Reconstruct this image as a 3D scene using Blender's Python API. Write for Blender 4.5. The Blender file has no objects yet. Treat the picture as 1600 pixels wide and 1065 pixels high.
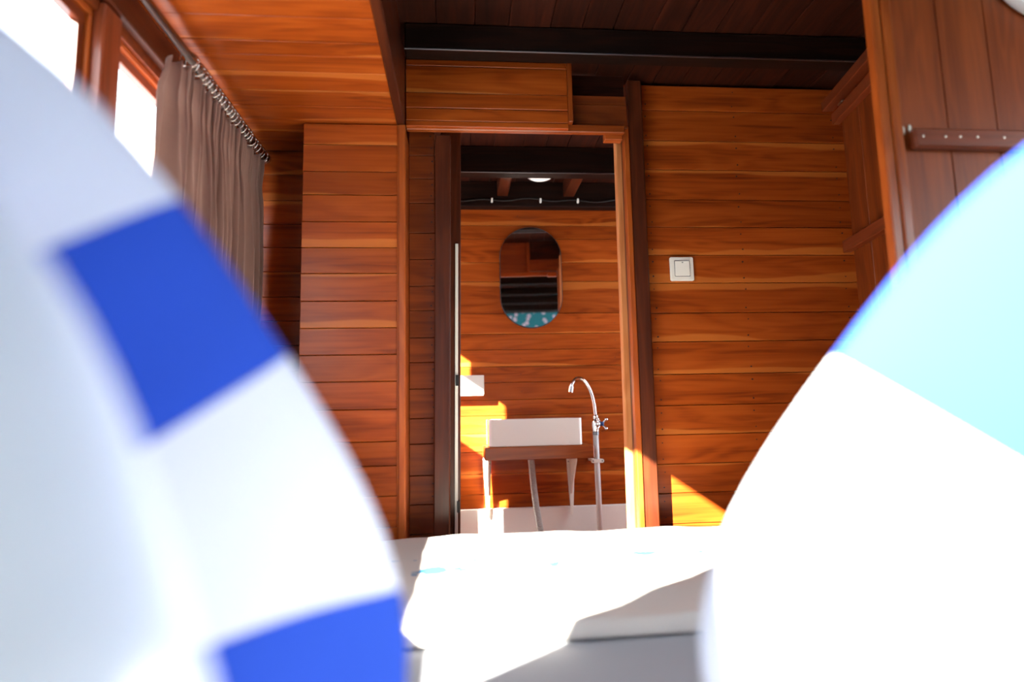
import bpy, bmesh, math, random
from mathutils import Vector, Matrix, noise
random.seed(11)
S = bpy.context.scene
COL = S.collection
V = Vector

# ------------------------------------------------------------------ camera
cd = bpy.data.cameras.new('camera'); cam = bpy.data.objects.new('camera', cd); COL.objects.link(cam)
R = Matrix(((0.9962792453, 0.0117649723, -0.0853771093),
            (-0.08326198004, -0.124372582685, -0.98873601298),
            (-0.02225102339, 0.992165835989, -0.122930247926)))
cam.matrix_world = Matrix.Translation((0, 0, .85)) @ R.to_4x4()
cd.sensor_width = 36; cd.lens = 36 * 950 / 1600; cd.clip_start = .01
cd.dof.use_dof = True; cd.dof.focus_distance = 2.45; cd.dof.aperture_fstop = 1.3
S.camera = cam

# ------------------------------------------------------------------ sky, sun, exposure
SUN_DIR = V((1.15, 1.0, -.80)).normalized()
w = bpy.data.worlds.new('sky'); S.world = w; w.use_nodes = True
bg = w.node_tree.nodes['Background']; bg.inputs[0].default_value = (.86, .93, 1, 1); bg.inputs[1].default_value = 3.0
sd = bpy.data.lights.new('sun', 'SUN'); sd.energy = 38; sd.color = (1, .93, .80); sd.angle = .01
so = bpy.data.objects.new('sun', sd); COL.objects.link(so)
so.rotation_euler = SUN_DIR.to_track_quat('-Z', 'Y').to_euler(); so.location = (-4, -4, 5)
S.view_settings.view_transform = 'Standard'; S.view_settings.look = 'None'
S.view_settings.gamma = 1; S.view_settings.use_curve_mapping = False
S.view_settings.exposure = 1.57

# ------------------------------------------------------------------ materials
def srgb(r, g, b):
    f = lambda c: (c / 255 / 12.92) if c / 255 <= .04045 else ((c / 255 + .055) / 1.055) ** 2.4
    return (f(r), f(g), f(b), 1)

def newmat(name):
    m = bpy.data.materials.new(name); m.use_nodes = True
    nt = m.node_tree; return m, nt, nt.nodes['Principled BSDF']

def plain(name, col, rough=.5, metal=0, noise_amt=.06, scale=40, coat=0, spec=.5):
    m, nt, b = newmat(name)
    n = nt.nodes.new('ShaderNodeTexNoise'); n.inputs['Scale'].default_value = scale; n.inputs['Detail'].default_value = 4
    tc = nt.nodes.new('ShaderNodeTexCoord'); nt.links.new(tc.outputs['Object'], n.inputs['Vector'])
    mx = nt.nodes.new('ShaderNodeMix'); mx.data_type = 'RGBA'
    mx.inputs[6].default_value = [c * (1 - noise_amt) for c in col[:3]] + [1]
    mx.inputs[7].default_value = [min(1, c * (1 + noise_amt)) for c in col[:3]] + [1]
    nt.links.new(n.outputs[0], mx.inputs[0]); nt.links.new(mx.outputs[2], b.inputs['Base Color'])
    b.inputs['Roughness'].default_value = rough; b.inputs['Metallic'].default_value = metal
    b.inputs['Coat Weight'].default_value = coat; b.inputs['Specular IOR Level'].default_value = spec
    return m

def math_node(nt, op, a=None, b=None):
    n = nt.nodes.new('ShaderNodeMath'); n.operation = op
    for i, v in enumerate((a, b)):
        if v is None: continue
        if isinstance(v, (int, float)): n.inputs[i].default_value = v
        else: nt.links.new(v, n.inputs[i])
    return n.outputs[0]

def wood(name, dark, mid, light, sap=None, vlo=.72, vhi=1.2, rough=.32, coat=.25, spec=.4, sap_amt=.8):
    """plank wood: local X along the grain, local Y across, every plank its own figure"""
    m, nt, b = newmat(name)
    L = nt.links.new
    tc = nt.nodes.new('ShaderNodeTexCoord'); oi = nt.nodes.new('ShaderNodeObjectInfo')
    W = math_node(nt, 'MULTIPLY', oi.outputs['Random'], 87.0)
    def mapped(sx, sy, sz):
        mp = nt.nodes.new('ShaderNodeMapping'); mp.inputs['Scale'].default_value = (sx, sy, sz)
        L(tc.outputs['Object'], mp.inputs['Vector']); return mp.outputs[0]
    def nz(vec, scale, detail, dist=0):
        n = nt.nodes.new('ShaderNodeTexNoise'); n.noise_dimensions = '4D'
        n.inputs['Scale'].default_value = scale; n.inputs['Detail'].default_value = detail
        n.inputs['Distortion'].default_value = dist
        L(vec, n.inputs['Vector']); L(W, n.inputs['W']); return n.outputs[0]
    broad = nz(mapped(1.5, 11, 11), 1.0, 2.5, .5)
    rings = math_node(nt, 'MULTIPLY_ADD', math_node(nt, 'SINE', math_node(nt, 'MULTIPLY', broad, 46.0)), .5); 
    nt.nodes[-1].inputs[2].default_value = .5
    fine = nz(mapped(3.5, 120, 120), 1.0, 4, .2)
    streak = nz(mapped(.7, 20, 20), 1.0, 3, .4)
    s = math_node(nt, 'ADD', math_node(nt, 'MULTIPLY', rings, .13), math_node(nt, 'MULTIPLY', fine, .34))
    s = math_node(nt, 'ADD', s, math_node(nt, 'MULTIPLY', streak, .62))
    cr = nt.nodes.new('ShaderNodeValToRGB'); e = cr.color_ramp.elements
    e[0].position = .30; e[0].color = dark; e[1].position = .80; e[1].color = light
    k = e.new(.52); k.color = mid
    L(s, cr.inputs[0])
    col = cr.outputs[0]
    if sap:   # pale sapwood along one edge of some of the planks
        sx = nt.nodes.new('ShaderNodeSeparateXYZ'); L(tc.outputs['Object'], sx.inputs[0])
        wob = math_node(nt, 'MULTIPLY', math_node(nt, 'SUBTRACT', nz(mapped(1.3, 3, 3), 1.0, 2.5, .4), .5), .13)
        side = math_node(nt, 'MULTIPLY', math_node(nt, 'SUBTRACT', math_node(nt, 'GREATER_THAN', oi.outputs['Random'], .5), .5), 2.0)
        yy = math_node(nt, 'ADD', math_node(nt, 'MULTIPLY', sx.outputs[1], side), wob)
        mr = nt.nodes.new('ShaderNodeMapRange'); L(yy, mr.inputs[0])
        wn2 = nt.nodes.new('ShaderNodeTexWhiteNoise'); wn2.noise_dimensions = '1D'; L(math_node(nt, 'ADD', W, 3.7), wn2.inputs['W'])
        lo = math_node(nt, 'MULTIPLY_ADD', wn2.outputs[0], .050); nt.nodes[-1].inputs[2].default_value = .020
        L(lo, mr.inputs[1]); L(math_node(nt, 'ADD', lo, .006), mr.inputs[2])
        fac = math_node(nt, 'MULTIPLY', mr.outputs[0], sap_amt)
        mx = nt.nodes.new('ShaderNodeMix'); mx.data_type = 'RGBA'; mx.inputs[7].default_value = sap
        L(fac, mx.inputs[0]); L(col, mx.inputs[6]); col = mx.outputs[2]
    wn = nt.nodes.new('ShaderNodeTexWhiteNoise'); wn.noise_dimensions = '1D'; L(W, wn.inputs['W'])
    hv = nt.nodes.new('ShaderNodeMapRange'); L(wn.outputs[0], hv.inputs[0]); hv.inputs[3].default_value = vlo; hv.inputs[4].default_value = vhi
    hs = nt.nodes.new('ShaderNodeHueSaturation'); L(hv.outputs[0], hs.inputs['Value']); L(col, hs.inputs['Color'])
    L(hs.outputs[0], b.inputs['Base Color'])
    rr = nt.nodes.new('ShaderNodeMapRange'); L(streak, rr.inputs[0]); rr.inputs[3].default_value = rough - .06; rr.inputs[4].default_value = rough + .10
    L(rr.outputs[0], b.inputs['Roughness'])
    bp = nt.nodes.new('ShaderNodeBump'); bp.inputs['Strength'].default_value = .10; bp.inputs['Distance'].default_value = .004
    L(s, bp.inputs['Height']); L(bp.outputs[0], b.inputs['Normal'])
    b.inputs['Coat Weight'].default_value = coat; b.inputs['Coat Roughness'].default_value = .22
    b.inputs['Specular IOR Level'].default_value = spec
    return m

TEAK = wood('teak_planks', srgb(104, 39, 10), srgb(156, 68, 18), srgb(182, 88, 28), srgb(206, 118, 50), .80, 1.12, coat=.10, spec=.25, sap_amt=.6)
TEAK2 = wood('teak_frame', srgb(120, 50, 15), srgb(154, 72, 24), srgb(180, 92, 36), None, .9, 1.08)
PALE = wood('pale_jamb_wood', srgb(168, 96, 48), srgb(198, 124, 70), srgb(222, 156, 100), None, .95, 1.05, rough=.5, coat=0)
POST = wood('dark_post_wood', srgb(46, 19, 9), srgb(70, 30, 14), srgb(94, 43, 20), None, .9, 1.1, rough=.34, coat=.12, spec=.3)
CABW = wood('cabinet_wood', srgb(92, 37, 11), srgb(122, 54, 17), srgb(146, 69, 24), None, .85, 1.1, rough=.46, coat=.04, spec=.3)
BATT = wood('batten_wood', srgb(92, 40, 20), srgb(118, 54, 28), srgb(140, 66, 36), None, .9, 1.05)
DARKW = wood('dark_ceiling_wood', srgb(30, 12, 8), srgb(46, 19, 11), srgb(68, 29, 16), None, .75, 1.2, rough=.5, coat=0, spec=.12)
BEAMW = wood('black_beam_wood', srgb(16, 8, 6), srgb(25, 12, 8), srgb(42, 20, 12), None, .9, 1.1, rough=.5, coat=0, spec=.12)
WHITE = plain('white_plastic', srgb(238, 236, 228), .3, 0, .02)
CERAM = plain('white_ceramic', srgb(240, 236, 230), .15, 0, .01, coat=.5)
WPAINT = plain('white_panel_paint', srgb(232, 230, 226), .5, 0, .02)
CHROME = plain('chrome', (.8, .8, .8, 1), .12, 1, .02)
BRASSY = plain('rod_metal', srgb(214, 202, 194), .22, 1, .05)
PVC = plain('grey_pvc', srgb(205, 205, 205), .4, 0, .03)
HOSE = plain('grey_hose', srgb(170, 168, 165), .35, 0, .04)
STEEL = plain('dull_steel', srgb(120, 122, 128), .35, 1, .05)
BLUECAP = plain('blue_cap', srgb(30, 55, 110), .3, 0, .02)
BLACK = plain('black_cable', srgb(22, 20, 20), .45, 0, .05)
NAIL = plain('nail_hole', srgb(40, 18, 9), .6, 0, .1)
SCREW = plain('screw_head', srgb(190, 175, 160), .3, 1, .05)
PUTTY = plain('pale_putty', srgb(222, 214, 196), .8, 0, .05)
SHEET = plain('grey_sheet', srgb(160, 162, 168), .85, 0, .04, 12)
TAUPE = plain('taupe_curtain', srgb(156, 122, 108), .85, 0, .06, 60)
TAUPE.node_tree.nodes['Principled BSDF'].inputs['Sheen Weight'].default_value = .2
HULL = plain('hull_paint', srgb(200, 200, 198), .6, 0, .03)
HEMC = plain('white_pillow_cloth', srgb(226, 232, 240), .9, 0, .02, 30)
BASE = plain('bed_base_board', srgb(120, 60, 28), .5, 0, .08)

def mat_mirror():
    m, nt, b = newmat('mirror_silver'); b.inputs['Base Color'].default_value = (.82, .84, .84, 1)
    b.inputs['Metallic'].default_value = 1; b.inputs['Roughness'].default_value = .015; return m
MIRROR = mat_mirror()

def mat_glass():
    m, nt, b = newmat('window_glass'); nt.nodes.remove(b)
    o = nt.nodes['Material Output']
    t = nt.nodes.new('ShaderNodeBsdfTransparent'); t.inputs[0].default_value = (.97, .98, .98, 1)
    g = nt.nodes.new('ShaderNodeBsdfGlossy'); g.inputs['Roughness'].default_value = .03
    mx = nt.nodes.new('ShaderNodeMixShader'); mx.inputs[0].default_value = .07
    nt.links.new(t.outputs[0], mx.inputs[1]); nt.links.new(g.outputs[0], mx.inputs[2]); nt.links.new(mx.outputs[0], o.inputs[0]); return m
GLASS = mat_glass()

def mat_lamp():
    m, nt, b = newmat('opal_lamp'); b.inputs['Base Color'].default_value = srgb(240, 236, 228)
    b.inputs['Emission Color'].default_value = (1, .95, .88, 1); b.inputs['Emission Strength'].default_value = .22; return m
OPAL = mat_lamp()

def mat_stripe(period, shift, duty=.5, fan=0):
    m, nt, b = newmat('blue_white_stripe_cloth'); L = nt.links.new
    tc = nt.nodes.new('ShaderNodeTexCoord'); sx = nt.nodes.new('ShaderNodeSeparateXYZ'); L(tc.outputs['Object'], sx.inputs[0])
    vv = sx.outputs[1]
    if fan:    # the cloth is pulled sideways below the middle, so the stripes spread towards the seam
        out = math_node(nt, 'MULTIPLY', math_node(nt, 'MAXIMUM', math_node(nt, 'SUBTRACT', sx.outputs[0], .11), 0.0), fan)
        vv = math_node(nt, 'MULTIPLY', vv, math_node(nt, 'SUBTRACT', 1.0, math_node(nt, 'MULTIPLY', out, math_node(nt, 'LESS_THAN', vv, -.05))))
    t = math_node(nt, 'FRACT', math_node(nt, 'ADD', math_node(nt, 'DIVIDE', vv, period), shift))
    k = math_node(nt, 'GREATER_THAN', t, duty)
    mx = nt.nodes.new('ShaderNodeMix'); mx.data_type = 'RGBA'
    mx.inputs[6].default_value = srgb(206, 211, 224); mx.inputs[7].default_value = srgb(22, 68, 176)
    L(k, mx.inputs[0]); L(mx.outputs[2], b.inputs['Base Color']); b.inputs['Roughness'].default_value = .9
    n = nt.nodes.new('ShaderNodeTexNoise'); n.inputs['Scale'].default_value = 350; L(tc.outputs['Object'], n.inputs['Vector'])
    bp = nt.nodes.new('ShaderNodeBump'); bp.inputs['Strength'].default_value = .1; bp.inputs['Distance'].default_value = .002
    L(n.outputs[0], bp.inputs['Height']); L(bp.outputs[0], b.inputs['Normal']); return m

def mat_runner():
    m, nt, b = newmat('printed_beige_blanket'); L = nt.links.new
    tc = nt.nodes.new('ShaderNodeTexCoord')
    mp = nt.nodes.new('ShaderNodeMapping'); mp.inputs['Scale'].default_value = (1, 1, 1); L(tc.outputs['Object'], mp.inputs[0])
    n = nt.nodes.new('ShaderNodeTexNoise'); n.inputs['Scale'].default_value = 9; n.inputs['Detail'].default_value = 3; L(mp.outputs[0], n.inputs[0])
    v = nt.nodes.new('ShaderNodeTexVoronoi'); v.inputs['Scale'].default_value = 14; L(mp.outputs[0], v.inputs[0])
    sx = nt.nodes.new('ShaderNodeSeparateXYZ'); L(tc.outputs['Object'], sx.inputs[0])
    band = math_node(nt, 'LESS_THAN', math_node(nt, 'ABSOLUTE', math_node(nt, 'SUBTRACT', sx.outputs[1], .04)), .075)
    fac = math_node(nt, 'MULTIPLY', band, math_node(nt, 'GREATER_THAN', math_node(nt, 'SUBTRACT', n.outputs[0], math_node(nt, 'MULTIPLY', v.outputs[0], .25)), .44))
    mx = nt.nodes.new('ShaderNodeMix'); mx.data_type = 'RGBA'; mx.inputs[6].default_value = srgb(206, 200, 194); mx.inputs[7].default_value = srgb(36, 120, 170)
    L(fac, mx.inputs[0]); L(mx.outputs[2], b.inputs['Base Color']); b.inputs['Roughness'].default_value = .95; return m

def mat_flower_wall():
    m, nt, b = newmat('teal_flower_print'); L = nt.links.new
    tc = nt.nodes.new('ShaderNodeTexCoord')
    v = nt.nodes.new('ShaderNodeTexVoronoi'); v.inputs['Scale'].default_value = 13; L(tc.outputs['Object'], v.inputs[0])
    v2 = nt.nodes.new('ShaderNodeTexVoronoi'); v2.inputs['Scale'].default_value = 60; L(tc.outputs['Object'], v2.inputs[0])
    d = math_node(nt, 'ADD', v.outputs[0], math_node(nt, 'MULTIPLY', v2.outputs[0], .12))
    cr = nt.nodes.new('ShaderNodeValToRGB'); cr.color_ramp.interpolation = 'CONSTANT'; e = cr.color_ramp.elements
    e[0].position = 0; e[0].color = srgb(60, 70, 120); e[1].position = .13; e[1].color = srgb(225, 200, 215)
    k = e.new(.40); k.color = srgb(40, 130, 140); L(d, cr.inputs[0]); L(cr.outputs[0], b.inputs['Base Color']); b.inputs['Roughness'].default_value = .7
    return m

# ------------------------------------------------------------------ helpers
def tag(o, label=None, cat=None, group=None, kind=None):
    if label: o['label'] = label
    if cat: o['category'] = cat
    if group: o['group'] = group
    if kind: o['kind'] = kind
    return o

def link(name, me, mat=None, parent=None, mw=None, smooth=False):
    o = bpy.data.objects.new(name, me); COL.objects.link(o)
    if mat is not None and not me.materials: me.materials.append(mat)
    if mw is not None: o.matrix_basis = mw
    if parent is not None:
        o.parent = parent; o.matrix_parent_inverse = full(parent).inverted()
    if smooth:
        for p in me.polygons: p.use_smooth = True
    return o

def full(o):
    if o.parent is None: return o.matrix_basis.copy()
    return full(o.parent) @ o.matrix_parent_inverse @ o.matrix_basis

def to_mesh(bm, name='m'):
    bmesh.ops.recalc_face_normals(bm, faces=bm.faces)
    me = bpy.data.meshes.new(name); bm.to_mesh(me); bm.free(); return me

def empty(name, loc, rz=0):
    o = bpy.data.objects.new(name, None); COL.objects.link(o); o.empty_display_size = .05
    o.matrix_basis = Matrix.Translation(loc) @ Matrix.Rotation(rz, 4, 'Z'); return o

def boxmesh(l, wd, t, bev=.0015):
    bm = bmesh.new(); bmesh.ops.create_cube(bm, size=1)
    bmesh.ops.scale(bm, vec=(l, wd, t), verts=bm.verts)
    if bev: bmesh.ops.bevel(bm, geom=bm.edges[:], offset=min(bev, .45 * min(l, wd, t)), segments=1, affect='EDGES', profile=.5)
    return to_mesh(bm)

AX = {'X': V((1, 0, 0)), 'Y': V((0, 1, 0)), 'Z': V((0, 0, 1))}
def plank(name, x0, x1, y0, y1, z0, z1, L, W, mat, parent=None, bev=.0015, lean=None):
    """box between bounds; local X = world axis L (grain), local Y = world axis W (width)"""
    c = V(((x0 + x1) / 2, (y0 + y1) / 2, (z0 + z1) / 2)); d = {'X': x1 - x0, 'Y': y1 - y0, 'Z': z1 - z0}
    a, b = AX[L], AX[W]; n = a.cross(b); nk = 'XYZ'.replace(L, '').replace(W, '')
    if lean:
        a = (a + V(lean)).normalized(); b = (b - a * a.dot(b)).normalized(); n = a.cross(b)
    rot = Matrix((a, b, n)).transposed().to_4x4()
    return link(name, boxmesh(d[L], d[W], d[nk], bev), mat, parent, Matrix.Translation(c) @ rot)

def addbox(bm, x0, x1, y0, y1, z0, z1):
    r = bmesh.ops.create_cube(bm, size=1)
    for v in r['verts']: v.co = V(((x0 + x1) / 2 + v.co.x * (x1 - x0), (y0 + y1) / 2 + v.co.y * (y1 - y0), (z0 + z1) / 2 + v.co.z * (z1 - z0)))

def slab(name, boxes, mat, parent=None):
    bm = bmesh.new()
    for b in boxes: addbox(bm, *b)
    return link(name, to_mesh(bm), mat, parent)

def tube(pts, r, seg=12, caps=True):
    bm = bmesh.new(); pts = [V(p) for p in pts]; rs = r if isinstance(r, (list, tuple)) else [r] * len(pts)
    rings = []; up = None
    for i, p in enumerate(pts):
        t = (pts[min(i + 1, len(pts) - 1)] - pts[max(i - 1, 0)]).normalized()
        if up is None: up = t.orthogonal().normalized()
        up = (up - t * up.dot(t)).normalized(); s = t.cross(up)
        rings.append([bm.verts.new(p + (up * math.cos(2 * math.pi * k / seg) + s * math.sin(2 * math.pi * k / seg)) * rs[i]) for k in range(seg)])
    for a, b in zip(rings, rings[1:]):
        for k in range(seg): bm.faces.new((a[k], a[(k + 1) % seg], b[(k + 1) % seg], b[k]))
    if caps: bm.faces.new(rings[0]); bm.faces.new(rings[-1][::-1])
    return to_mesh(bm)

def lathe(profile, seg=32):
    """profile of (radius, height) around local Z"""
    bm = bmesh.new(); rings = []
    for r, z in profile:
        if r < 1e-6: rings.append([bm.verts.new((0, 0, z))])
        else: rings.append([bm.verts.new((r * math.cos(2 * math.pi * k / seg), r * math.sin(2 * math.pi * k / seg), z)) for k in range(seg)])
    for a, b in zip(rings, rings[1:]):
        for k in range(seg):
            A = [a[k % len(a)], a[(k + 1) % len(a)], b[(k + 1) % len(b)], b[k % len(b)]]
            A = list(dict.fromkeys(A))
            if len(A) > 2: bm.faces.new(A)
    return to_mesh(bm)

def prism(outline, depth, bev=0):
    """outline in local XY extruded along local Z from 0 to depth"""
    bm = bmesh.new(); vs = [bm.verts.new((x, y, 0)) for x, y in outline]; f = bm.faces.new(vs)
    r = bmesh.ops.extrude_face_region(bm, geom=[f])
    bmesh.ops.translate(bm, vec=(0, 0, depth), verts=[v for v in r['geom'] if isinstance(v, bmesh.types.BMVert)])
    if bev: bmesh.ops.bevel(bm, geom=[e for e in bm.edges if len(e.link_faces) == 2 and e.calc_face_angle(0) > .8], offset=bev, segments=2, affect='EDGES')
    return to_mesh(bm)

FACE = Matrix(((1, 0, 0, 0), (0, 0, -1, 0), (0, 1, 0, 0), (0, 0, 0, 1)))   # local XY -> world XZ, local Z -> world -Y

def struct(o, label, cat): return tag(o, label, cat, kind='structure')

def plankwall(parent, x0, x1, yf, th, seams, mat=TEAK, gap=.0022):
    """horizontal planks on a wall facing the camera; seams = z values from the top down"""
    for a, b in zip(seams, seams[1:]):
        j = random.uniform(0, .0025)
        plank('plank', x0, x1, yf + j, yf + th, b + gap / 2, a - gap / 2, 'X', 'Z', mat, parent)

def nails(parent, spots, y, r=.0028):
    bm = bmesh.new()
    for x, z in spots:
        rr = r * random.uniform(.7, 1.15); dx, dz = random.uniform(-.004, .004), random.uniform(-.004, .004)
        top = [bm.verts.new((x + dx + rr * math.cos(k * math.pi / 3), y - .0006, z + dz + rr * math.sin(k * math.pi / 3))) for k in range(6)]
        bot = [bm.verts.new(v.co + V((0, .006, 0))) for v in top]
        bm.faces.new(top)
        for k in range(6): bm.faces.new((top[k], top[(k + 1) % 6], bot[(k + 1) % 6], bot[k]))
    return tag(link('nail_holes', to_mesh(bm), NAIL, parent), kind='stuff')

# ================================================================== STRUCTURE
CZ = 2.145                     # main ceiling
SZ = 1.882                     # low side ceiling
XL, XR = -.80, 1.95
fl = struct(plank('floor', -.9, 2.0, -1.1, 3.45, -.06, 0, 'Y', 'X', BASE), 'dark wooden cabin floor below the bed', 'floor')

# --- main ceiling: dark boards running lengthwise
ce = struct(slab('ceiling', [(-.90, 2.0, -1.1, 3.45, CZ + .022, CZ + .05), (-.86, -.192, -1.1, 3.45, CZ, CZ + .022)], DARKW), 'dark stained plank ceiling with black beams', 'ceiling')
x = -.19
while x < XR:
    wd = random.uniform(.105, .15); x1 = min(x + wd, XR + .03)
    for ya, yb in ((-1.05, 2.23), (2.235, 3.33)):
        plank('ceiling_board', x + .0008, x1 - .0008, ya, yb, CZ + random.uniform(0, .004), CZ + .022, 'Y', 'X', DARKW, ce)
    x = x1
for yb in (1.88, 1.40, .92, .44, -.04, -.52):
    plank('beam', -.17, XR - .002, yb, yb + .065, 2.055 if yb > 1.5 else 2.075, CZ, 'X', 'Z', BEAMW, ce, .004)
    if yb > 1.5: plank('beam_edge_highlight', -.17, XR - .002, yb - .003, yb + .003, 2.051, 2.0565, 'X', 'Z', STEEL, ce, .001)  # grey strip painting the highlight along the beam's lower edge
plank('beam', -.75, 1.55, 2.79, 2.86, 2.012, CZ, 'X', 'Z', BEAMW, ce, .004)
plank('beam_edge_highlight', -.75, 1.55, 2.786, 2.79, 2.010, 2.016, 'X', 'Z', STEEL, ce, .001)  # same painted edge highlight on the bathroom beam
for xj in (.215, .585):
    plank('joist', xj, xj + .06, 2.862, 3.235, 2.06, CZ, 'Y', 'X', POST, ce, .003)
plank('beam', -.75, 1.55, 3.235, 3.30, 2.003, CZ, 'X', 'Z', BEAMW, ce, .004)

# --- low side ceiling on the left (planks run crosswise) with its dark fascia
cs = struct(slab('ceiling_side', [(-.86, -.212, -1.1, 2.32, SZ + .02, SZ + .05)], BASE), 'low plank ceiling over the curtain side of the cabin', 'ceiling')
ys = [2.30, 2.21, 2.135, 2.047, 1.949, 1.852, 1.749, 1.663, 1.596, 1.492, 1.417]
while ys[-1] > -.95: ys.append(ys[-1] - random.uniform(.075, .105))
for a, b in zip(ys, ys[1:]):
    plank('plank', -.85, -.213, b + .0012, a - .0012, SZ + random.uniform(0, .002), SZ + .02, 'X', 'Y', TEAK, cs)
tr = struct(plank('trim_1', -.213, -.185, -1.05, 2.065, SZ - .004, CZ, 'Y', 'Z', POST, None, .003), 'dark fascia board edging the low plank ceiling', 'trim')

# --- panel box on the left of the doorway
pn = struct(slab('wall_panel_left', [(-.53, -.206, 2.075, 2.30, 0, SZ)], CABW), 'projecting teak plank panel between curtain and doorway', 'wall')
plankwall(pn, -.533, -.207, 2.06, .02, [1.880, 1.803, 1.705, 1.622, 1.526, 1.435, 1.344, 1.249, 1.157, 1.066, .976, .883, .777, .698, .60, .50, .40, .30])
plank('edge_trim', -.207, -.183, 2.052, 2.30, 0.02, 1.878, 'Z', 'Y', TEAK2, pn, .003)
plank('edge_trim', -.2115, -.2015, 2.056, 2.062, 0.02, 1.878, 'Z', 'X', TEAK2, pn, .002)

# --- recess wall behind the curtain end, and the strip beside the door post
rc = struct(slab('wall_back_left', [(-.80, -.09, 2.315, 2.34, 0, CZ)], CABW), 'recessed plank wall behind the end of the curtain', 'wall')
z = 1.884; sm = [z]
while z > .35: z -= random.uniform(.090, .105); sm.append(z)
plankwall(rc, -.80, -.535, 2.30, .018, sm)
st = struct(slab('wall_strip', [(-.182, -.088, 2.215, 2.30, 0, 1.93)], CABW), 'narrow plank strip between panel and dark door post', 'wall')
sm = [1.93, 1.83, 1.74, 1.645, 1.53, 1.43, 1.33, 1.24, 1.14, 1.05, .955, .85, .76, .65, .55, .45, .35]
plankwall(st, -.182, -.088, 2.20, .018, sm, CABW)
nails(st, [(-.099, z - .025) for z in sm[:-1]] + [(-.099, z - .07) for z in sm[:-1]], 2.20)

# --- door frame
dp = struct(plank('trim_2', -.092, -.036, 2.14, 2.235, 0, 1.885, 'Z', 'X', POST, None, .004, lean=(.011, 0, 0)), 'dark door post left of the doorway', 'trim')
d1 = empty('door_1', (0, 2.26, 0)); struct(d1, 'sliding door leaf pushed open behind the left post', 'door')
plank('door_leaf', -.076, .001, 2.245, 2.275, .02, 1.95, 'Z', 'X', POST, d1, .002, lean=(.0125, 0, 0))
plank('gap_light_strip', -.022, -.011, 2.236, 2.246, .1, 1.5, 'Z', 'X', WHITE, d1, .001, lean=(.0125, 0, 0))  # white strip standing in for the bright line of light at the door gap
for zc in (1.0, .55):
    plank('hinge', -.017, -.006, 2.228, 2.236, zc - .035, zc + .005, 'Z', 'X', BLACK, d1, .001)
dr = struct(plank('trim_3', .640, .696, 2.14, 2.26, 0, 2.118, 'Z', 'X', POST, None, .004, lean=(.008, 0, 0)), 'dark door post right of the doorway', 'trim')
struct(plank('trim_4', .619, .640, 2.135, 2.165, 0, 1.93, 'Z', 'Y', TEAK2, None, .003, lean=(.006, 0, 0)), 'orange jamb board lining the right door post', 'trim')
struct(plank('trim_5', .622, .651, 2.275, 2.31, 0, 1.99, 'Z', 'X', PALE, None, .003, lean=(.009, 0, 0)), 'pale raw wooden jamb at the right of the doorway', 'trim')
hb = struct(plank('trim_6', -.183, .620, 2.10, 2.125, 1.884, 1.914, 'X', 'Z', TEAK2, None, .003), 'orange head board across the top of the doorway', 'trim')
plank('stop_block', .55, .617, 2.126, 2.16, 1.870, 1.90, 'X', 'Z', TEAK2, hb, .002)

# --- box header above the doorway
hd = struct(slab('wall_header', [(-.183, .40, 2.10, 2.118, 1.915, CZ - .003), (.42, .64, 2.142, 2.15, 1.915, 2.05)], CABW), 'boxed teak plank header above the doorway', 'wall')
plankwall(hd, -.183, .405, 2.08, .02, [2.143, 2.118, 2.015, 1.956, 1.908, 1.886])
plank('end_trim', .405, .423, 2.076, 2.125, 1.912, 2.143, 'Z', 'Y', TEAK2, hd, .002)
plank('plank', .424, .638, 2.126, 2.142, 1.915, 2.005, 'X', 'Z', CABW, hd)
plank('plank', .424, .638, 2.132, 2.142, 2.007, 2.045, 'X', 'Z', CABW, hd)
plank('plank', .424, .638, 2.155, 2.17, 2.0, 2.14, 'X', 'Z', DARKW, hd)

# --- back wall right of the door
wb = struct(slab('wall_back', [(.66, 1.75, 2.222, 2.25, 0, CZ)], CABW), 'horizontal teak plank wall right of the doorway', 'wall')
sm = [2.133, 2.029, 1.905, 1.787, 1.666, 1.557, 1.447, 1.338, 1.223, 1.114, .992, .877, .770, .664, .560, .452, .35]
plankwall(wb, .69, 1.62, 2.20, .02, sm)
sp = []
for a, b in zip(sm, sm[1:]):
    for xx in (.735, 1.09, 1.50):
        sp += [(xx, a - .025), (xx, b + .022)]
nails(wb, sp, 2.20)

# --- bathroom
bw = struct(slab('wall_bathroom_back', [(-.80, 1.6, 3.322, 3.35, 0, CZ)], CABW), 'sunlit teak plank wall at the back of the bathroom', 'wall')
sm = [2.02, 1.914, 1.837, 1.701, 1.593, 1.413, 1.30, 1.212, 1.12, 1.034, .94, .855, .76, .665, .548, .442, .355]
plankwall(bw, -.80, 1.55, 3.30, .02, sm)
nails(bw, [(xx, (a + b) / 2) for a, b in zip(sm, sm[1:]) for xx in (.33, .86)], 3.30, .0024)
bb = struct(plank('baseboard_bathroom', -.78, 1.55, 3.275, 3.30, 0, .37, 'X', 'Z', WPAINT, None, .003), 'white wall base panel under the washbasin', 'baseboard')
struct(slab('wall_bathroom_right', [(1.55, 1.6, 2.25, 3.32, 0, .5), (1.55, 1.6, 2.25, 3.32, 1.9, CZ), (1.55, 1.6, 2.25, 2.35, .5, 1.9), (1.55, 1.6, 3.25, 3.32, .5, 1.9)], CABW), 'plank side wall of the bathroom', 'wall')

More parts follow.
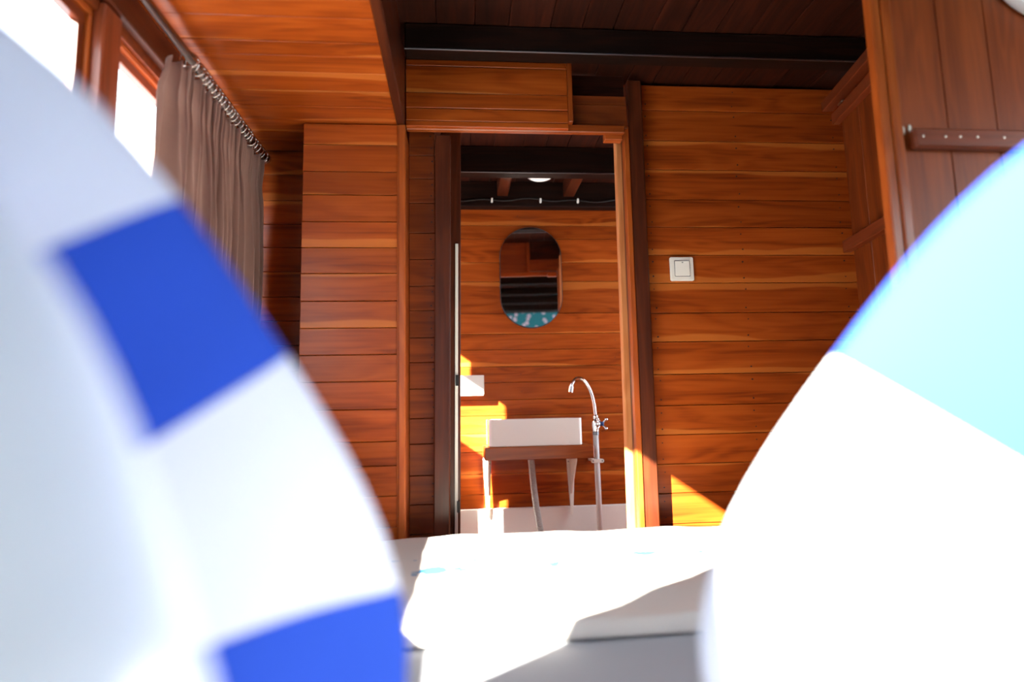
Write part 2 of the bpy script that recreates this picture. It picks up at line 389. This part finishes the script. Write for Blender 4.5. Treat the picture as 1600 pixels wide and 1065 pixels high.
e = empty('added_window', (1.57, 2.8, .5)); struct(e, 'unseen window added in the right bathroom wall for light', 'window')  # out of view, added to brighten the bathroom from the right
for a in ((2.35, 3.25, .5, .54), (2.35, 3.25, 1.86, 1.9)): plank('window_frame', 1.545, 1.605, *a, 'Y', 'X', TEAK2, e, .003)
for a in (2.35, 3.21): plank('window_frame', 1.545, 1.605, a, a + .04, .54, 1.86, 'Z', 'X', TEAK2, e, .003)
slab('glass_pane', [(1.573, 1.577, 2.39, 3.21, .54, 1.86)], GLASS, e)

# --- left hull wall with window openings
T0, T1 = -.845, XL
wl_boxes = [(T0, T1, -1.1, 2.34, 0, .95), (T0, T1, -.41, 3.34, 1.775, CZ), (T0, T1, -1.1, -.41, 1.872, CZ),
            (T0, T1, -1.1, -1.0, .95, 1.88), (T0, T1, -.415, .18, .95, 1.775), (T0, T1, 2.14, 2.34, .95, 1.775)]
# bathroom: a tall narrow opening and a window
wl_boxes += [(T0, T1, 2.34, 2.36, 0, 1.775), (T0, T1, 2.50, 3.34, 0, 1.28), (T0, T1, 3.2, 3.34, 1.28, 1.775), (T0, T1, 2.36, 2.50, 0, .15),
             (T0, T1, 2.36, 2.52, 1.66, 1.775)]
wl = struct(slab('wall_left', wl_boxes, CABW), 'window side wall of the cabin', 'wall')
plank('lintel_board', -.80, -.775, .2, 2.14, 1.80, SZ, 'Y', 'Z', POST, wl, .003)
post = struct(plank('trim_7', -.845, -.785, 1.335, 1.405, .95, 1.798, 'Z', 'Y', BATT, None, .004), 'thick wooden mullion post between the two windows', 'trim')

def window(name, y0, y1, z0, z1, label, f=1.0):
    e = empty(name, (XL, (y0 + y1) / 2, z0)); struct(e, label, 'window')
    F, G = f * .016, f * .044
    def ring(name, x0, x1, a, b, sa, sb, mat):
        plank(name, x0, x1, y0 + sa, y1 - sa, z1 - b, z1 - a, 'Y', 'X', mat, e, .002)
        plank(name, x0, x1, y0 + sa, y1 - sa, z0 + a, z0 + b, 'Y', 'X', mat, e, .002)
        plank(name, x0, x1, y0 + sa, y0 + sb, z0 + b, z1 - b, 'Z', 'X', mat, e, .002)
        plank(name, x0, x1, y1 - sb, y1 - sa, z0 + b, z1 - b, 'Z', 'X', mat, e, .002)
    ring('window_frame', -.848, -.810, 0, F, 0, .012, TEAK2)
    ring('sash', -.842, -.820, F, G, .012, .032, BATT)
    slab('glass_pane', [(-.832, -.829, y0 + .03, y1 - .03, z0 + G - .003, z1 - G + .003)], GLASS, e)
    return e
window('window_1', .18, 1.335, .95, 1.775, 'window nearest the striped cushion on the left')
window('window_2', 1.405, 2.14, .95, 1.775, 'window half covered by the taupe curtain')
window('window_3', -1.0, -.415, .95, 1.872, 'rearmost left window behind the viewpoint', .5)

# --- right hull wall, rear wall
wr = struct(slab('wall_right', [(XR, 2.0, -1.1, 2.25, 0, .95), (XR, 2.0, -1.1, 2.25, 1.75, CZ), (XR, 2.0, -1.1, -.85, .95, 1.75), (XR, 2.0, 1.15, 2.25, .95, 1.75)], CABW), 'right side wall of the cabin', 'wall')
e = empty('window_4', (XR, .15, .95)); struct(e, 'wide window in the right cabin wall', 'window')
for a in ((-.85, 1.15, .95, .99), (-.85, 1.15, 1.71, 1.75)): plank('window_frame', XR - .01, 2.0, *a, 'Y', 'X', TEAK2, e, .003)
for a in (-.85, -.19, .47, 1.11): plank('window_frame', XR - .01, 2.0, a, a + .04, .99, 1.71, 'Z', 'X', TEAK2, e, .003)
for a, b in ((-.81, -.19), (-.15, .47), (.51, 1.11)): slab('glass_pane', [(1.972, 1.976, a, b, .99, 1.71)], GLASS, e)
struct(slab('wall_rear', [(-.86, 2.0, -1.1, -1.05, 0, CZ + .03)], mat_flower_wall()), 'teal wall with pale flower print seen in the mirror', 'wall')

# --- wardrobe front and side door at the right
WY = 1.25
wf = struct(slab('wall_wardrobe', [(1.02, XR, WY + .02, WY + .035, 0, CZ)], CABW), 'vertical plank wardrobe front at the right', 'wall')
for a, b in zip([1.016, 1.138, 1.262, 1.375, 1.50, 1.63, 1.78], [1.138, 1.262, 1.375, 1.50, 1.63, 1.78, XR]):
    plank('plank', a + .001, b - .001, WY + random.uniform(0, .003), WY + .02, 0.02, CZ - .004, 'Z', 'X', CABW, wf)
plank('stile', .970, .993, WY - .006, WY + .022, 0, CZ, 'Z', 'X', TEAK2, wf, .003)
plank('stile', .993, 1.016, WY - .012, WY + .022, 0, CZ, 'Z', 'X', TEAK2, wf, .003)
for zc in (1.457, .60):
    bt = plank('batten', 1.033, 1.90, WY - .022, WY, zc - .0235, zc + .0235, 'X', 'Z', BATT, wf, .005)
    for xs in (1.052, 1.106, 1.142, 1.184, 1.25, 1.32, 1.39, 1.47, 1.56, 1.66, 1.78):
        link('screw', lathe([(0, .0015), (.0028, .001), (.0028, -.001)], 10), SCREW, bt, Matrix.Translation((xs, WY - .0222, zc + .003)) @ FACE)
def blob(sx, sz, sd):
    rnd = random.Random(sd); o = []
    for k in range(14):
        r = rnd.uniform(.6, 1.1); a = 2 * math.pi * k / 14; o.append((r * sx * math.cos(a), r * sz * math.sin(a)))
    return prism(o, .0015)
link('putty_patch', blob(.0055, .0125, 3), PUTTY, wf, Matrix.Translation((1.0225, WY + .0005, 1.483)) @ FACE)
link('putty_patch', blob(.0035, .008, 5), PUTTY, wf, Matrix.Translation((1.040, WY + .0005, 1.489)) @ FACE)

sdr = empty('door_2', (1.46, 2.0, 0)); struct(sdr, 'narrow plank side door standing ajar beside the wardrobe stile', 'door')
dirv = V((-.036, -.22, 0)).normalized()       # along the door from its far edge towards the camera
def dplank(name, s0, s1, z0, z1, off0, off1, mat, vertical=True):
    nrm = V((-dirv.y, dirv.x, 0)); nrm = -nrm if nrm.x > 0 else nrm      # faces the room (-X)
    c = V((1.482, 2.13, 0)) + dirv * ((s0 + s1) / 2) + nrm * ((off0 + off1) / 2); c.z = (z0 + z1) / 2
    a, b = (V((0, 0, 1)), dirv) if vertical else (dirv, V((0, 0, 1)))
    rot = Matrix((a, b, a.cross(b))).transposed().to_4x4()
    l, wd = (z1 - z0, s1 - s0) if vertical else (s1 - s0, z1 - z0)
    return link(name, boxmesh(l, wd, off1 - off0, .002), mat, sdr, Matrix.Translation(c) @ rot)
dplank('plank', .02, .15, .05, 2.06, -.02, 0, CABW); dplank('plank', .152, .30, .05, 2.06, -.02, 0, CABW); dplank('plank', .302, .44, .05, 2.06, -.02, 0, CABW)
dplank('batten', .005, .44, 1.945, 1.99, 0, .03, BATT, False)
dplank('batten', .0, .44, 1.437, 1.482, 0, .03, BATT, False)
dplank('batten', .0, .44, .80, .845, 0, .03, BATT, False)
dplank('top_rail', -.015, .44, 2.01, 2.05, .01, .055, BATT, False)
dplank('latch', .06, .095, 1.993, 2.003, .018, .03, SCREW, False)

# ================================================================== THINGS
# --- bed
bedx0, bedx1 = -.755, .92
bed = tag(empty('bed', (.2, .4, 0)), 'low wooden bed base under the grey mattress', 'bed')
plank('side_board', bedx0, bedx0 + .03, -1.0, 1.96, .02, .28, 'Y', 'Z', BASE, bed, .004)
plank('side_board', bedx1 - .03, bedx1, -1.0, 1.96, .02, .28, 'Y', 'Z', BASE, bed, .004)
plank('foot_board', bedx0 + .03, bedx1 - .03, 1.93, 1.96, .02, .28, 'X', 'Z', BASE, bed, .004)
plank('slat_deck', bedx0 + .03, bedx1 - .03, -1.0, 1.93, .24, .28, 'X', 'Y', BASE, bed, .003)

def sheetgrid(name, x0, x1, y0, y1, z0, ztop, nx, ny, amp, sd, mat, rnd=.05):
    """closed soft slab with a rumpled top"""
    bm = bmesh.new(); top = []; c = V(((x0 + x1) / 2, (y0 + y1) / 2, 0))
    for j in range(ny + 1):
        row = []
        for i in range(nx + 1):
            x = x0 + (x1 - x0) * i / nx; y = y0 + (y1 - y0) * j / ny
            ed = min(x - x0, x1 - x, y - y0, y1 - y); drop = 0
            if ed < rnd: drop = rnd * (1 - math.sqrt(max(0, 1 - (1 - ed / rnd) ** 2)))
            h = amp * (noise.noise(V((x * 3.1, y * 4.3, sd))) + .5 * noise.noise(V((x * 8, y * 9, sd + 5))))
            row.append(bm.verts.new(V((x, y, ztop - drop + h)) - c))
        top.append(row)
    for j in range(ny):
        for i in range(nx): bm.faces.new((top[j][i], top[j][i + 1], top[j + 1][i + 1], top[j + 1][i]))
    rim = top[0] + [r[-1] for r in top[1:]] + top[-1][-2::-1] + [r[0] for r in top[-2:0:-1]]
    low = [bm.verts.new((v.co.x, v.co.y, z0)) for v in rim]
    n = len(rim)
    for k in range(n): bm.faces.new((rim[k], rim[(k + 1) % n], low[(k + 1) % n], low[k]))
    bm.faces.new(low)
    return link(name, to_mesh(bm), mat, None, Matrix.Translation(c), True)
tag(sheetgrid('mattress', bedx0 + .03, bedx1 - .03, -.98, 1.925, .285, .462, 70, 90, .004, 1, SHEET, .04), 'mattress in a grey fitted sheet between the cushions', 'mattress')
tag(sheetgrid('bed_runner', bedx0 + .01, bedx1 - .005, 1.09, 1.95, .467, .490, 110, 60, .010, 9, mat_runner(), .022), 'rumpled beige bed runner with faint blue print', 'blanket')

# --- cushions
def cushion(name, a, b, t, mat, center, U, Vv, label, seed, wr=.004, p=2.8):
    """overstuffed cushion: superelliptic outline, both faces domed, soft seam all round"""
    bm = bmesh.new(); NR, NT = 26, 72
    def pt(rho, th, sgn):
        c, s_ = math.cos(th), math.sin(th)
        r = (abs(c / a) ** p + abs(s_ / b) ** p) ** (-1 / p)
        x, y = r * c * rho, r * s_ * rho
        h = t * max(0, 1 - rho ** 2.5) ** .6
        h += wr * noise.noise(V((x * 9, y * 9, seed + sgn))) * (1 - rho * rho) * 2
        h += .0035 * math.sin(th * 23 + 2 * math.sin(th * 5 + seed)) * max(0, rho - .6) * (1 - rho) * 6
        return (x, y, sgn * h)
    rim = [bm.verts.new(pt(1, 2 * math.pi * k / NT, 1)) for k in range(NT)]
    for sgn in (1, -1):
        prev = rim
        for q in range(NR - 1, 0, -1):
            rho = math.sin(q / NR * math.pi / 2)
            ring = [bm.verts.new(pt(rho, 2 * math.pi * k / NT, sgn)) for k in range(NT)]
            for k in range(NT): bm.faces.new((prev[k], prev[(k + 1) % NT], ring[(k + 1) % NT], ring[k]))
            prev = ring
        cv = bm.verts.new(pt(0, 0, sgn))
        for k in range(NT): bm.faces.new((prev[k], prev[(k + 1) % NT], cv))
    U = V(U).normalized(); Vv = V(Vv); Vv = (Vv - U * U.dot(Vv)).normalized(); n = U.cross(Vv)
    mw = Matrix.Translation(center) @ Matrix((U, Vv, n)).transposed().to_4x4()
    return tag(link(name, to_mesh(bm), mat, None, mw, True), label, 'cushion')
cushion('striped_cushion', .238, .332, .046, mat_stripe(.225, .570, .5, 3.3), (-.311, .345, .776), (.805, .232, .545), (-.475, -.325, .818), 'blue and white striped cushion in shade, on the window side', 2)
cushion('striped_cushion', .223, .295, .048, mat_stripe(.50, .5), (.428, .350, .754), (.794, -.177, -.581), (.51, -.325, .796), 'blue and white striped cushion glaring in sun, right of the bed', 6)
cushion('white_pillow', .187, .25, .04, HEMC, (-.256, .203, .715), (.95, .012, .311), (-.312, .049, .949), 'plain white pillow in front of the shaded striped cushion', 4, .003)

# --- curtain, rod and rings
RX, RZ = -.722, 1.835
rod = tag(empty('curtain_rod', (RX, .6, RZ)), 'round metal curtain rod under the low plank ceiling', 'rod')
link('pole', tube([(RX, -.9, RZ), (RX, 2.255, RZ)], .0125, 20), BRASSY, rod, smooth=True)
link('finial', lathe([(.0125, 0), (.017, .004), (.019, .014), (.014, .022), (0, .025)], 20), BRASSY, rod, Matrix.Translation((RX, 2.25, RZ)) @ Matrix.Rotation(-math.pi / 2, 4, 'X'), True)
for yb in (2.235, .9, -.6):
    plank('bracket', -.80, RX, yb - .006, yb + .006, RZ - .02, RZ - .012, 'X', 'Y', BRASSY, rod, .001)
    plank('bracket', -.78, -.772, yb - .012, yb + .012, RZ - .04, RZ + .03, 'Z', 'Y', BRASSY, rod, .001)

def ringmesh(Rr, r, n=24, m=8):
    return tube([(Rr * math.cos(2 * math.pi * k / n), 0, Rr * math.sin(2 * math.pi * k / n)) for k in range(n + 1)], r, m)
rm = ringmesh(.0225, .0026)
for p in rm.polygons: p.use_smooth = True
rm.materials.append(BRASSY)
ry = [1.605, 1.625, 1.648, 1.672, 1.69, 1.715, 1.735, 1.76, 1.785, 1.805, 1.835, 1.86, 1.885, 1.905, 1.93, 1.955, 1.985, 2.01, 2.035, 2.055, 2.08, 2.11, 2.135, 2.16, 2.185, 2.21]
for i, y in enumerate(ry):
    o = link('curtain_ring', rm, None, None, Matrix.Translation((RX, y, RZ - .0085)) @ Matrix.Rotation(random.uniform(-.35, .35), 4, 'Z') @ Matrix.Rotation(random.uniform(-.12, .12), 4, 'X'))
    tag(o, 'thin metal curtain ring on the rod above the taupe curtain', 'ring', 'curtain rings on the rod')

def curtain():
    NX, NZ = 420, 60; y0, y1, zt, zb = 1.545, 2.225, 1.803, .80
    bm = bmesh.new(); rows = []
    for j in range(NZ + 1):
        tt = j / NZ; z = zt - (zt - zb) * tt; row = []
        for i in range(NX + 1):
            s = i / NX
            y = y0 + (y1 - y0) * s
            d = zt - z
            pin = math.exp(-((d - .10) / .045) ** 2)              # pleat tape
            ph = 2 * math.pi * (s * 24 + .35 * math.sin(s * 19)) 
            ph2 = 2 * math.pi * (s * 13 + .4 * math.sin(s * 11 + 1) + .15 * tt)
            k = min(1, max(0, (d - .12) / .25))
            amp = (.013 * (1 - k) + .007 * k) * (1 - .55 * pin); a2 = .020 * k + .004
            xx = RX - .004 + amp * math.sin(ph) + a2 * math.sin(ph2) + .006 * noise.noise(V((s * 9, tt * 3, 2)))
            yy = y + .008 * math.cos(ph) * (1 - k) + .012 * math.cos(ph2) * k
            e = max(0, 1 - s / .06)                                # free edge swings out and hangs a bit lower
            yy -= .055 * e * e * (1 + .6 * tt) * (.35 + .65 * min(1, d / .1)); xx -= .02 * e
            row.append(bm.verts.new((xx, yy, z - .012 * e + .004 * math.sin(ph) * (1 - k) * max(0, 1 - d / .06))))
        rows.append(row)
    for a, b in zip(rows, rows[1:]):
        for i in range(NX): bm.faces.new((a[i], a[i + 1], b[i + 1], b[i]))
    o = link('curtain', to_mesh(bm), TAUPE, None, None, True)
    md = o.modifiers.new('thickness', 'SOLIDIFY'); md.thickness = .0018
    return tag(o, 'taupe pleated curtain gathered at the end of the rod', 'curtain')
curtain()

# --- light switch on the back wall
def rrect(w_, h_, r, n=5):
    o = []
    for cx, cy, a0 in ((w_ / 2 - r, h_ / 2 - r, 0), (-w_ / 2 + r, h_ / 2 - r, 90), (-w_ / 2 + r, -h_ / 2 + r, 180), (w_ / 2 - r, -h_ / 2 + r, 270)):
        for k in range(n + 1):
            a = math.radians(a0 + 90 * k / n); o.append((cx + r * math.cos(a), cy + r * math.sin(a)))
    return o
sw = tag(empty('light_switch', (.842, 2.20, 1.390)), 'square white light switch on the plank wall', 'switch')
at = lambda x, y, z: Matrix.Translation((x, y, z)) @ FACE
link('plate', prism(rrect(.092, .092, .007), .011, .003), WHITE, sw, at(.842, 2.20, 1.390))
link('rocker_gap_shade', prism(rrect(.060, .062, .003), .0006), STEEL, sw, at(.842, 2.1890, 1.391))  # thin grey sheet standing in for the shade around the rocker
link('rocker', prism(rrect(.056, .058, .003), .006, .0015), WHITE, sw, at(.842, 2.190, 1.391) @ Matrix.Rotation(math.radians(-4), 4, 'Y'))
link('indicator', prism(rrect(.006, .003, .001), .001), STEEL, sw, at(.842, 2.1832, 1.413))

# --- mirror
def stadium(w_, h_, n=20):
    r = w_ / 2; o = []
    for k in range(n + 1): a = math.pi * k / n; o.append((r * math.cos(a), h_ / 2 - r + r * math.sin(a)))
    for k in range(n + 1): a = math.pi + math.pi * k / n; o.append((r * math.cos(a), -h_ / 2 + r + r * math.sin(a)))
    return o
mi = tag(empty('wall_mirror', (.397, 3.30, 1.612)), 'pill-shaped mirror with thin metal rim on bathroom wall', 'mirror')
link('rim', prism(stadium(.345, .570), .018, .002), STEEL, mi, at(.397, 3.290, 1.612) @ Matrix.Rotation(math.radians(-2.6), 4, 'Y'))
link('mirror_glass', prism(stadium(.337, .562), .002), MIRROR, mi, at(.397, 3.290, 1.612) @ Matrix.Rotation(math.radians(-2.6), 4, 'Y') @ Matrix.Translation((0, 0, .018)))

# --- washbasin on its shelf
ws = tag(empty('wash_basin', (.366, 3.14, .705)), 'white rectangular wash basin on a wooden shelf', 'basin')
def basin():
    o = rrect(.463, .29, .02, 6); i_ = rrect(.435, .262, .018, 6); bm = bmesh.new(); n = len(o)
    r = [[bm.verts.new((x * s, y * s, z)) for x, y in c] for c, z, s in ((o, 0, .985), (o, .004, 1), (o, .128, 1.0), (o, .132, .997), (i_, .132, 1), (i_, .02, .94))]
    for a, b in zip(r, r[1:]):
        for k in range(n): bm.faces.new((a[k], a[(k + 1) % n], b[(k + 1) % n], b[k]))
    bm.faces.new(r[0][::-1]); bm.faces.new(r[-1]); return to_mesh(bm)
link('bowl', basin(), CERAM, ws, Matrix.Translation((.367, 3.146, .7035)))
link('drain', lathe([(0, .003), (.02, .003), (.022, 0), (.02, -.002), (0, -.002)], 20), CHROME, ws, Matrix.Translation((.367, 3.146, .7255)), True)
hp = [(.352, 3.12, .6335), (.355, 3.118, .60), (.362, 3.116, .5), (.372, 3.112, .4), (.386, 3.105, .3), (.402, 3.10, .2), (.412, 3.10, .03)]
fine = []; rad = []
for p, q in zip(hp, hp[1:]):
    L_ = (V(q) - V(p)).length; k = max(2, int(L_ / .0035))
    for s in range(k): fine.append(V(p).lerp(V(q), s / k)); rad.append(.0175 if len(rad) % 2 else .0145)
tag(link('drain_hose', tube(fine, rad, 14), HOSE), 'grey corrugated drain hose hanging below the basin shelf', 'hose')
sh = tag(empty('basin_shelf', (.385, 3.14, .67)), 'wooden wall shelf on white brackets carrying the basin', 'shelf')
plank('shelf_board', .114, .653, 2.992, 3.298, .638, .702, 'X', 'Y', TEAK2, sh, .004)
for xb in (.128, .572):
    b_ = link('bracket', prism([(-.022, 0), (.022, 0), (.018, -.10), (.0065, -.30), (0, -.315), (-.0065, -.30), (-.018, -.10)], .012, .002), WHITE, sh, at(xb + .008, 3.268, .636))
    link('bracket_arm', prism([(0, 0), (.18, 0), (.17, -.02), (.0, -.20)], .006), WHITE, sh, Matrix.Translation((xb + .011, 3.258, .636)) @ Matrix(((0, 0, -1, 0), (-1, 0, 0, 0), (0, 1, 0, 0), (0, 0, 0, 1))))
    for dx in (-.012, .012): link('screw', lathe([(0, .0012), (.0035, .001), (.0035, 0)], 8), STEEL, b_, at(xb + .008 + dx, 3.2562, .605))

# --- tap on its pipe
FX, FY = .705, 3.16
tp = tag(empty('wall_tap', (FX, FY, .2)), 'curved chrome tap on a grey upright pipe', 'tap')
arc = []
P = [(.578, .985), (.583, 1.01), (.600, 1.036), (.622, 1.043), (.645, 1.032), (.668, 1.0), (.685, .96), (.696, .91), (.701, .86), (.701, .842)]
def smoothpts(P, k=4):
    o = []
    for i in range(len(P) - 1):
        p0, p1, p2, p3 = P[max(i - 1, 0)], P[i], P[i + 1], P[min(i + 2, len(P) - 1)]
        for s in range(k):
            t = s / k
            o.append(tuple(.5 * ((2 * b) + (-a + c) * t + (2 * a - 5 * b + 4 * c - d) * t * t + (-a + 3 * b - 3 * c + d) * t ** 3) for a, b, c, d in zip(p0, p1, p2, p3)))
    return o + [P[-1]]
link('spout', tube([(x, FY, z) for x, z in smoothpts(P)], .0085, 14), CHROME, tp, smooth=True)
link('spout_tip', tube([(.5805, FY, .999), (.5745, FY, .969)], .0125, 16), CHROME, tp, smooth=False)
link('collar', tube([(.701, FY, .850), (.702, FY, .842), (.702, FY, .835), (.703, FY, .822)], [.010, .014, .014, .012], 16), CHROME, tp, smooth=True)
link('valve_body', tube([(.702, FY, .828), (.702, FY, .815), (.702, FY, .79), (.701, FY, .765), (.701, FY, .750)], [.013, .019, .020, .016, .0155], 18), CHROME, tp, smooth=True)
link('thread_sleeve', tube([(.701, FY, .762), (.7, FY, .744)], .0165, 16), STEEL, tp)
hn = link('handle', tube([(.71, FY - .012, .80), (.722, FY - .045, .802), (.724, FY - .052, .802)], [.012, .012, .006], 14), CHROME, tp, smooth=True)
cx_, cz_ = .724, .802
for a in (42, 132, 222, 312):
    a = math.radians(a); q = V((math.cos(a), 0, math.sin(a))); c_ = V((cx_, FY - .046, cz_))
    link('handle_arm', tube([c_, c_ + q * .026, c_ + q * .029, c_ + q * .036, c_ + q * .040], [.005, .005, .0085, .0085, .004], 10), CHROME, hn, smooth=True)
link('blue_cap', lathe([(0, .004), (.009, .003), (.011, 0), (.011, -.006)], 18), BLUECAP, hn, at(cx_, FY - .052, cz_), True)
link('pipe', tube([(.7, FY, .748), (.701, FY, .60), (.706, FY, .03)], .0145, 16), PVC, tp, smooth=True)
cl = link('pipe_clamp', prism(rrect(.068, .020, .0095), .010, .002), WHITE, tp, at(.702, FY - .005, .612))
for dx in (-.024, .024): link('screw', lathe([(0, .001), (.004, .001), (.004, -.002)], 10), STEEL, cl, at(.702 + dx, FY - .0155, .612))
plank('clamp_spacer', .684, .72, FY + .006, 3.30, .606, .618, 'Y', 'X', WHITE, tp, .001)

# --- white wall box (paper holder)
pb = tag(empty('paper_holder', (.02, 3.25, 1.013)), 'small white box fixed to the sunlit bathroom wall', 'holder')
link('case', prism(rrect(.225, .098, .008), .07, .004), WHITE, pb, at(.013, 3.30, 1.013))
link('lid', prism(rrect(.225, .012, .004), .075, .002), WHITE, pb, at(.013, 3.30, 1.0645))

# --- bathroom ceiling lamp and cable
lp = tag(empty('ceiling_lamp', (.432, 3.06, 2.14)), 'round white flush lamp on the dark bathroom ceiling', 'lamp')
link('lamp_base', lathe([(0, .014), (.068, .014), (.068, -.03), (.055, -.034), (0, -.034)], 32), WHITE, lp, Matrix.Translation((.432, 3.05, CZ - .014)), True)
link('diffuser', lathe([(.058, -.03), (.055, -.037), (.04, -.043), (.02, -.046), (0, -.047)], 32), OPAL, lp, Matrix.Translation((.432, 3.05, CZ - .014)), True)
cb = tag(empty('electric_cable', (.4, 3.23, 2.03)), 'thin black cable clipped along the bathroom ceiling beam', 'cable')
cp = [(-.7 + 2.2 * k / 60, 3.226, 2.036 + .006 * math.sin(k * .9) - .004 * math.sin(k * .37)) for k in range(61)]
link('wire', tube(cp, .004, 8), BLACK, cb, smooth=True)
for xx in (.18, .45, .66):
    plank('clip', xx, xx + .010, 3.219, 3.235, 2.022, 2.046, 'Z', 'X', WHITE, cb, .002)

# --- wall clock on the wardrobe front
CX, CZc = 1.448, 1.940
ck = tag(empty('wall_clock', (CX, WY, CZc)), 'round white wall clock on the wardrobe front, upper right corner', 'clock')
rk = .182
link('case', lathe([(0, 0), (rk - .004, 0), (rk, .006), (rk, .026), (rk - .006, .032), (rk - .012, .028), (rk - .013, .02), (0, .02)], 64), WHITE, ck, at(CX, WY, CZc), True)
for k in range(12):
    a = math.radians(30 * k); x, z = CX + .140 * math.sin(a), CZc + .140 * math.cos(a)
    link('hour_mark', prism(rrect(.008, .024, .002), .001), STEEL, ck, at(x, WY - .0195, z) @ Matrix.Rotation(-a, 4, 'Z'))
for ang, ln, wd in ((300, .075, .008), (50, .11, .006)):
    a = math.radians(ang)
    link('hand', prism([(-wd / 2, -.015), (wd / 2, -.015), (wd / 3, ln), (-wd / 3, ln)], .001), BLACK, ck, at(CX, WY - .023 - ln * .01, CZc) @ Matrix.Rotation(-a, 4, 'Z'))
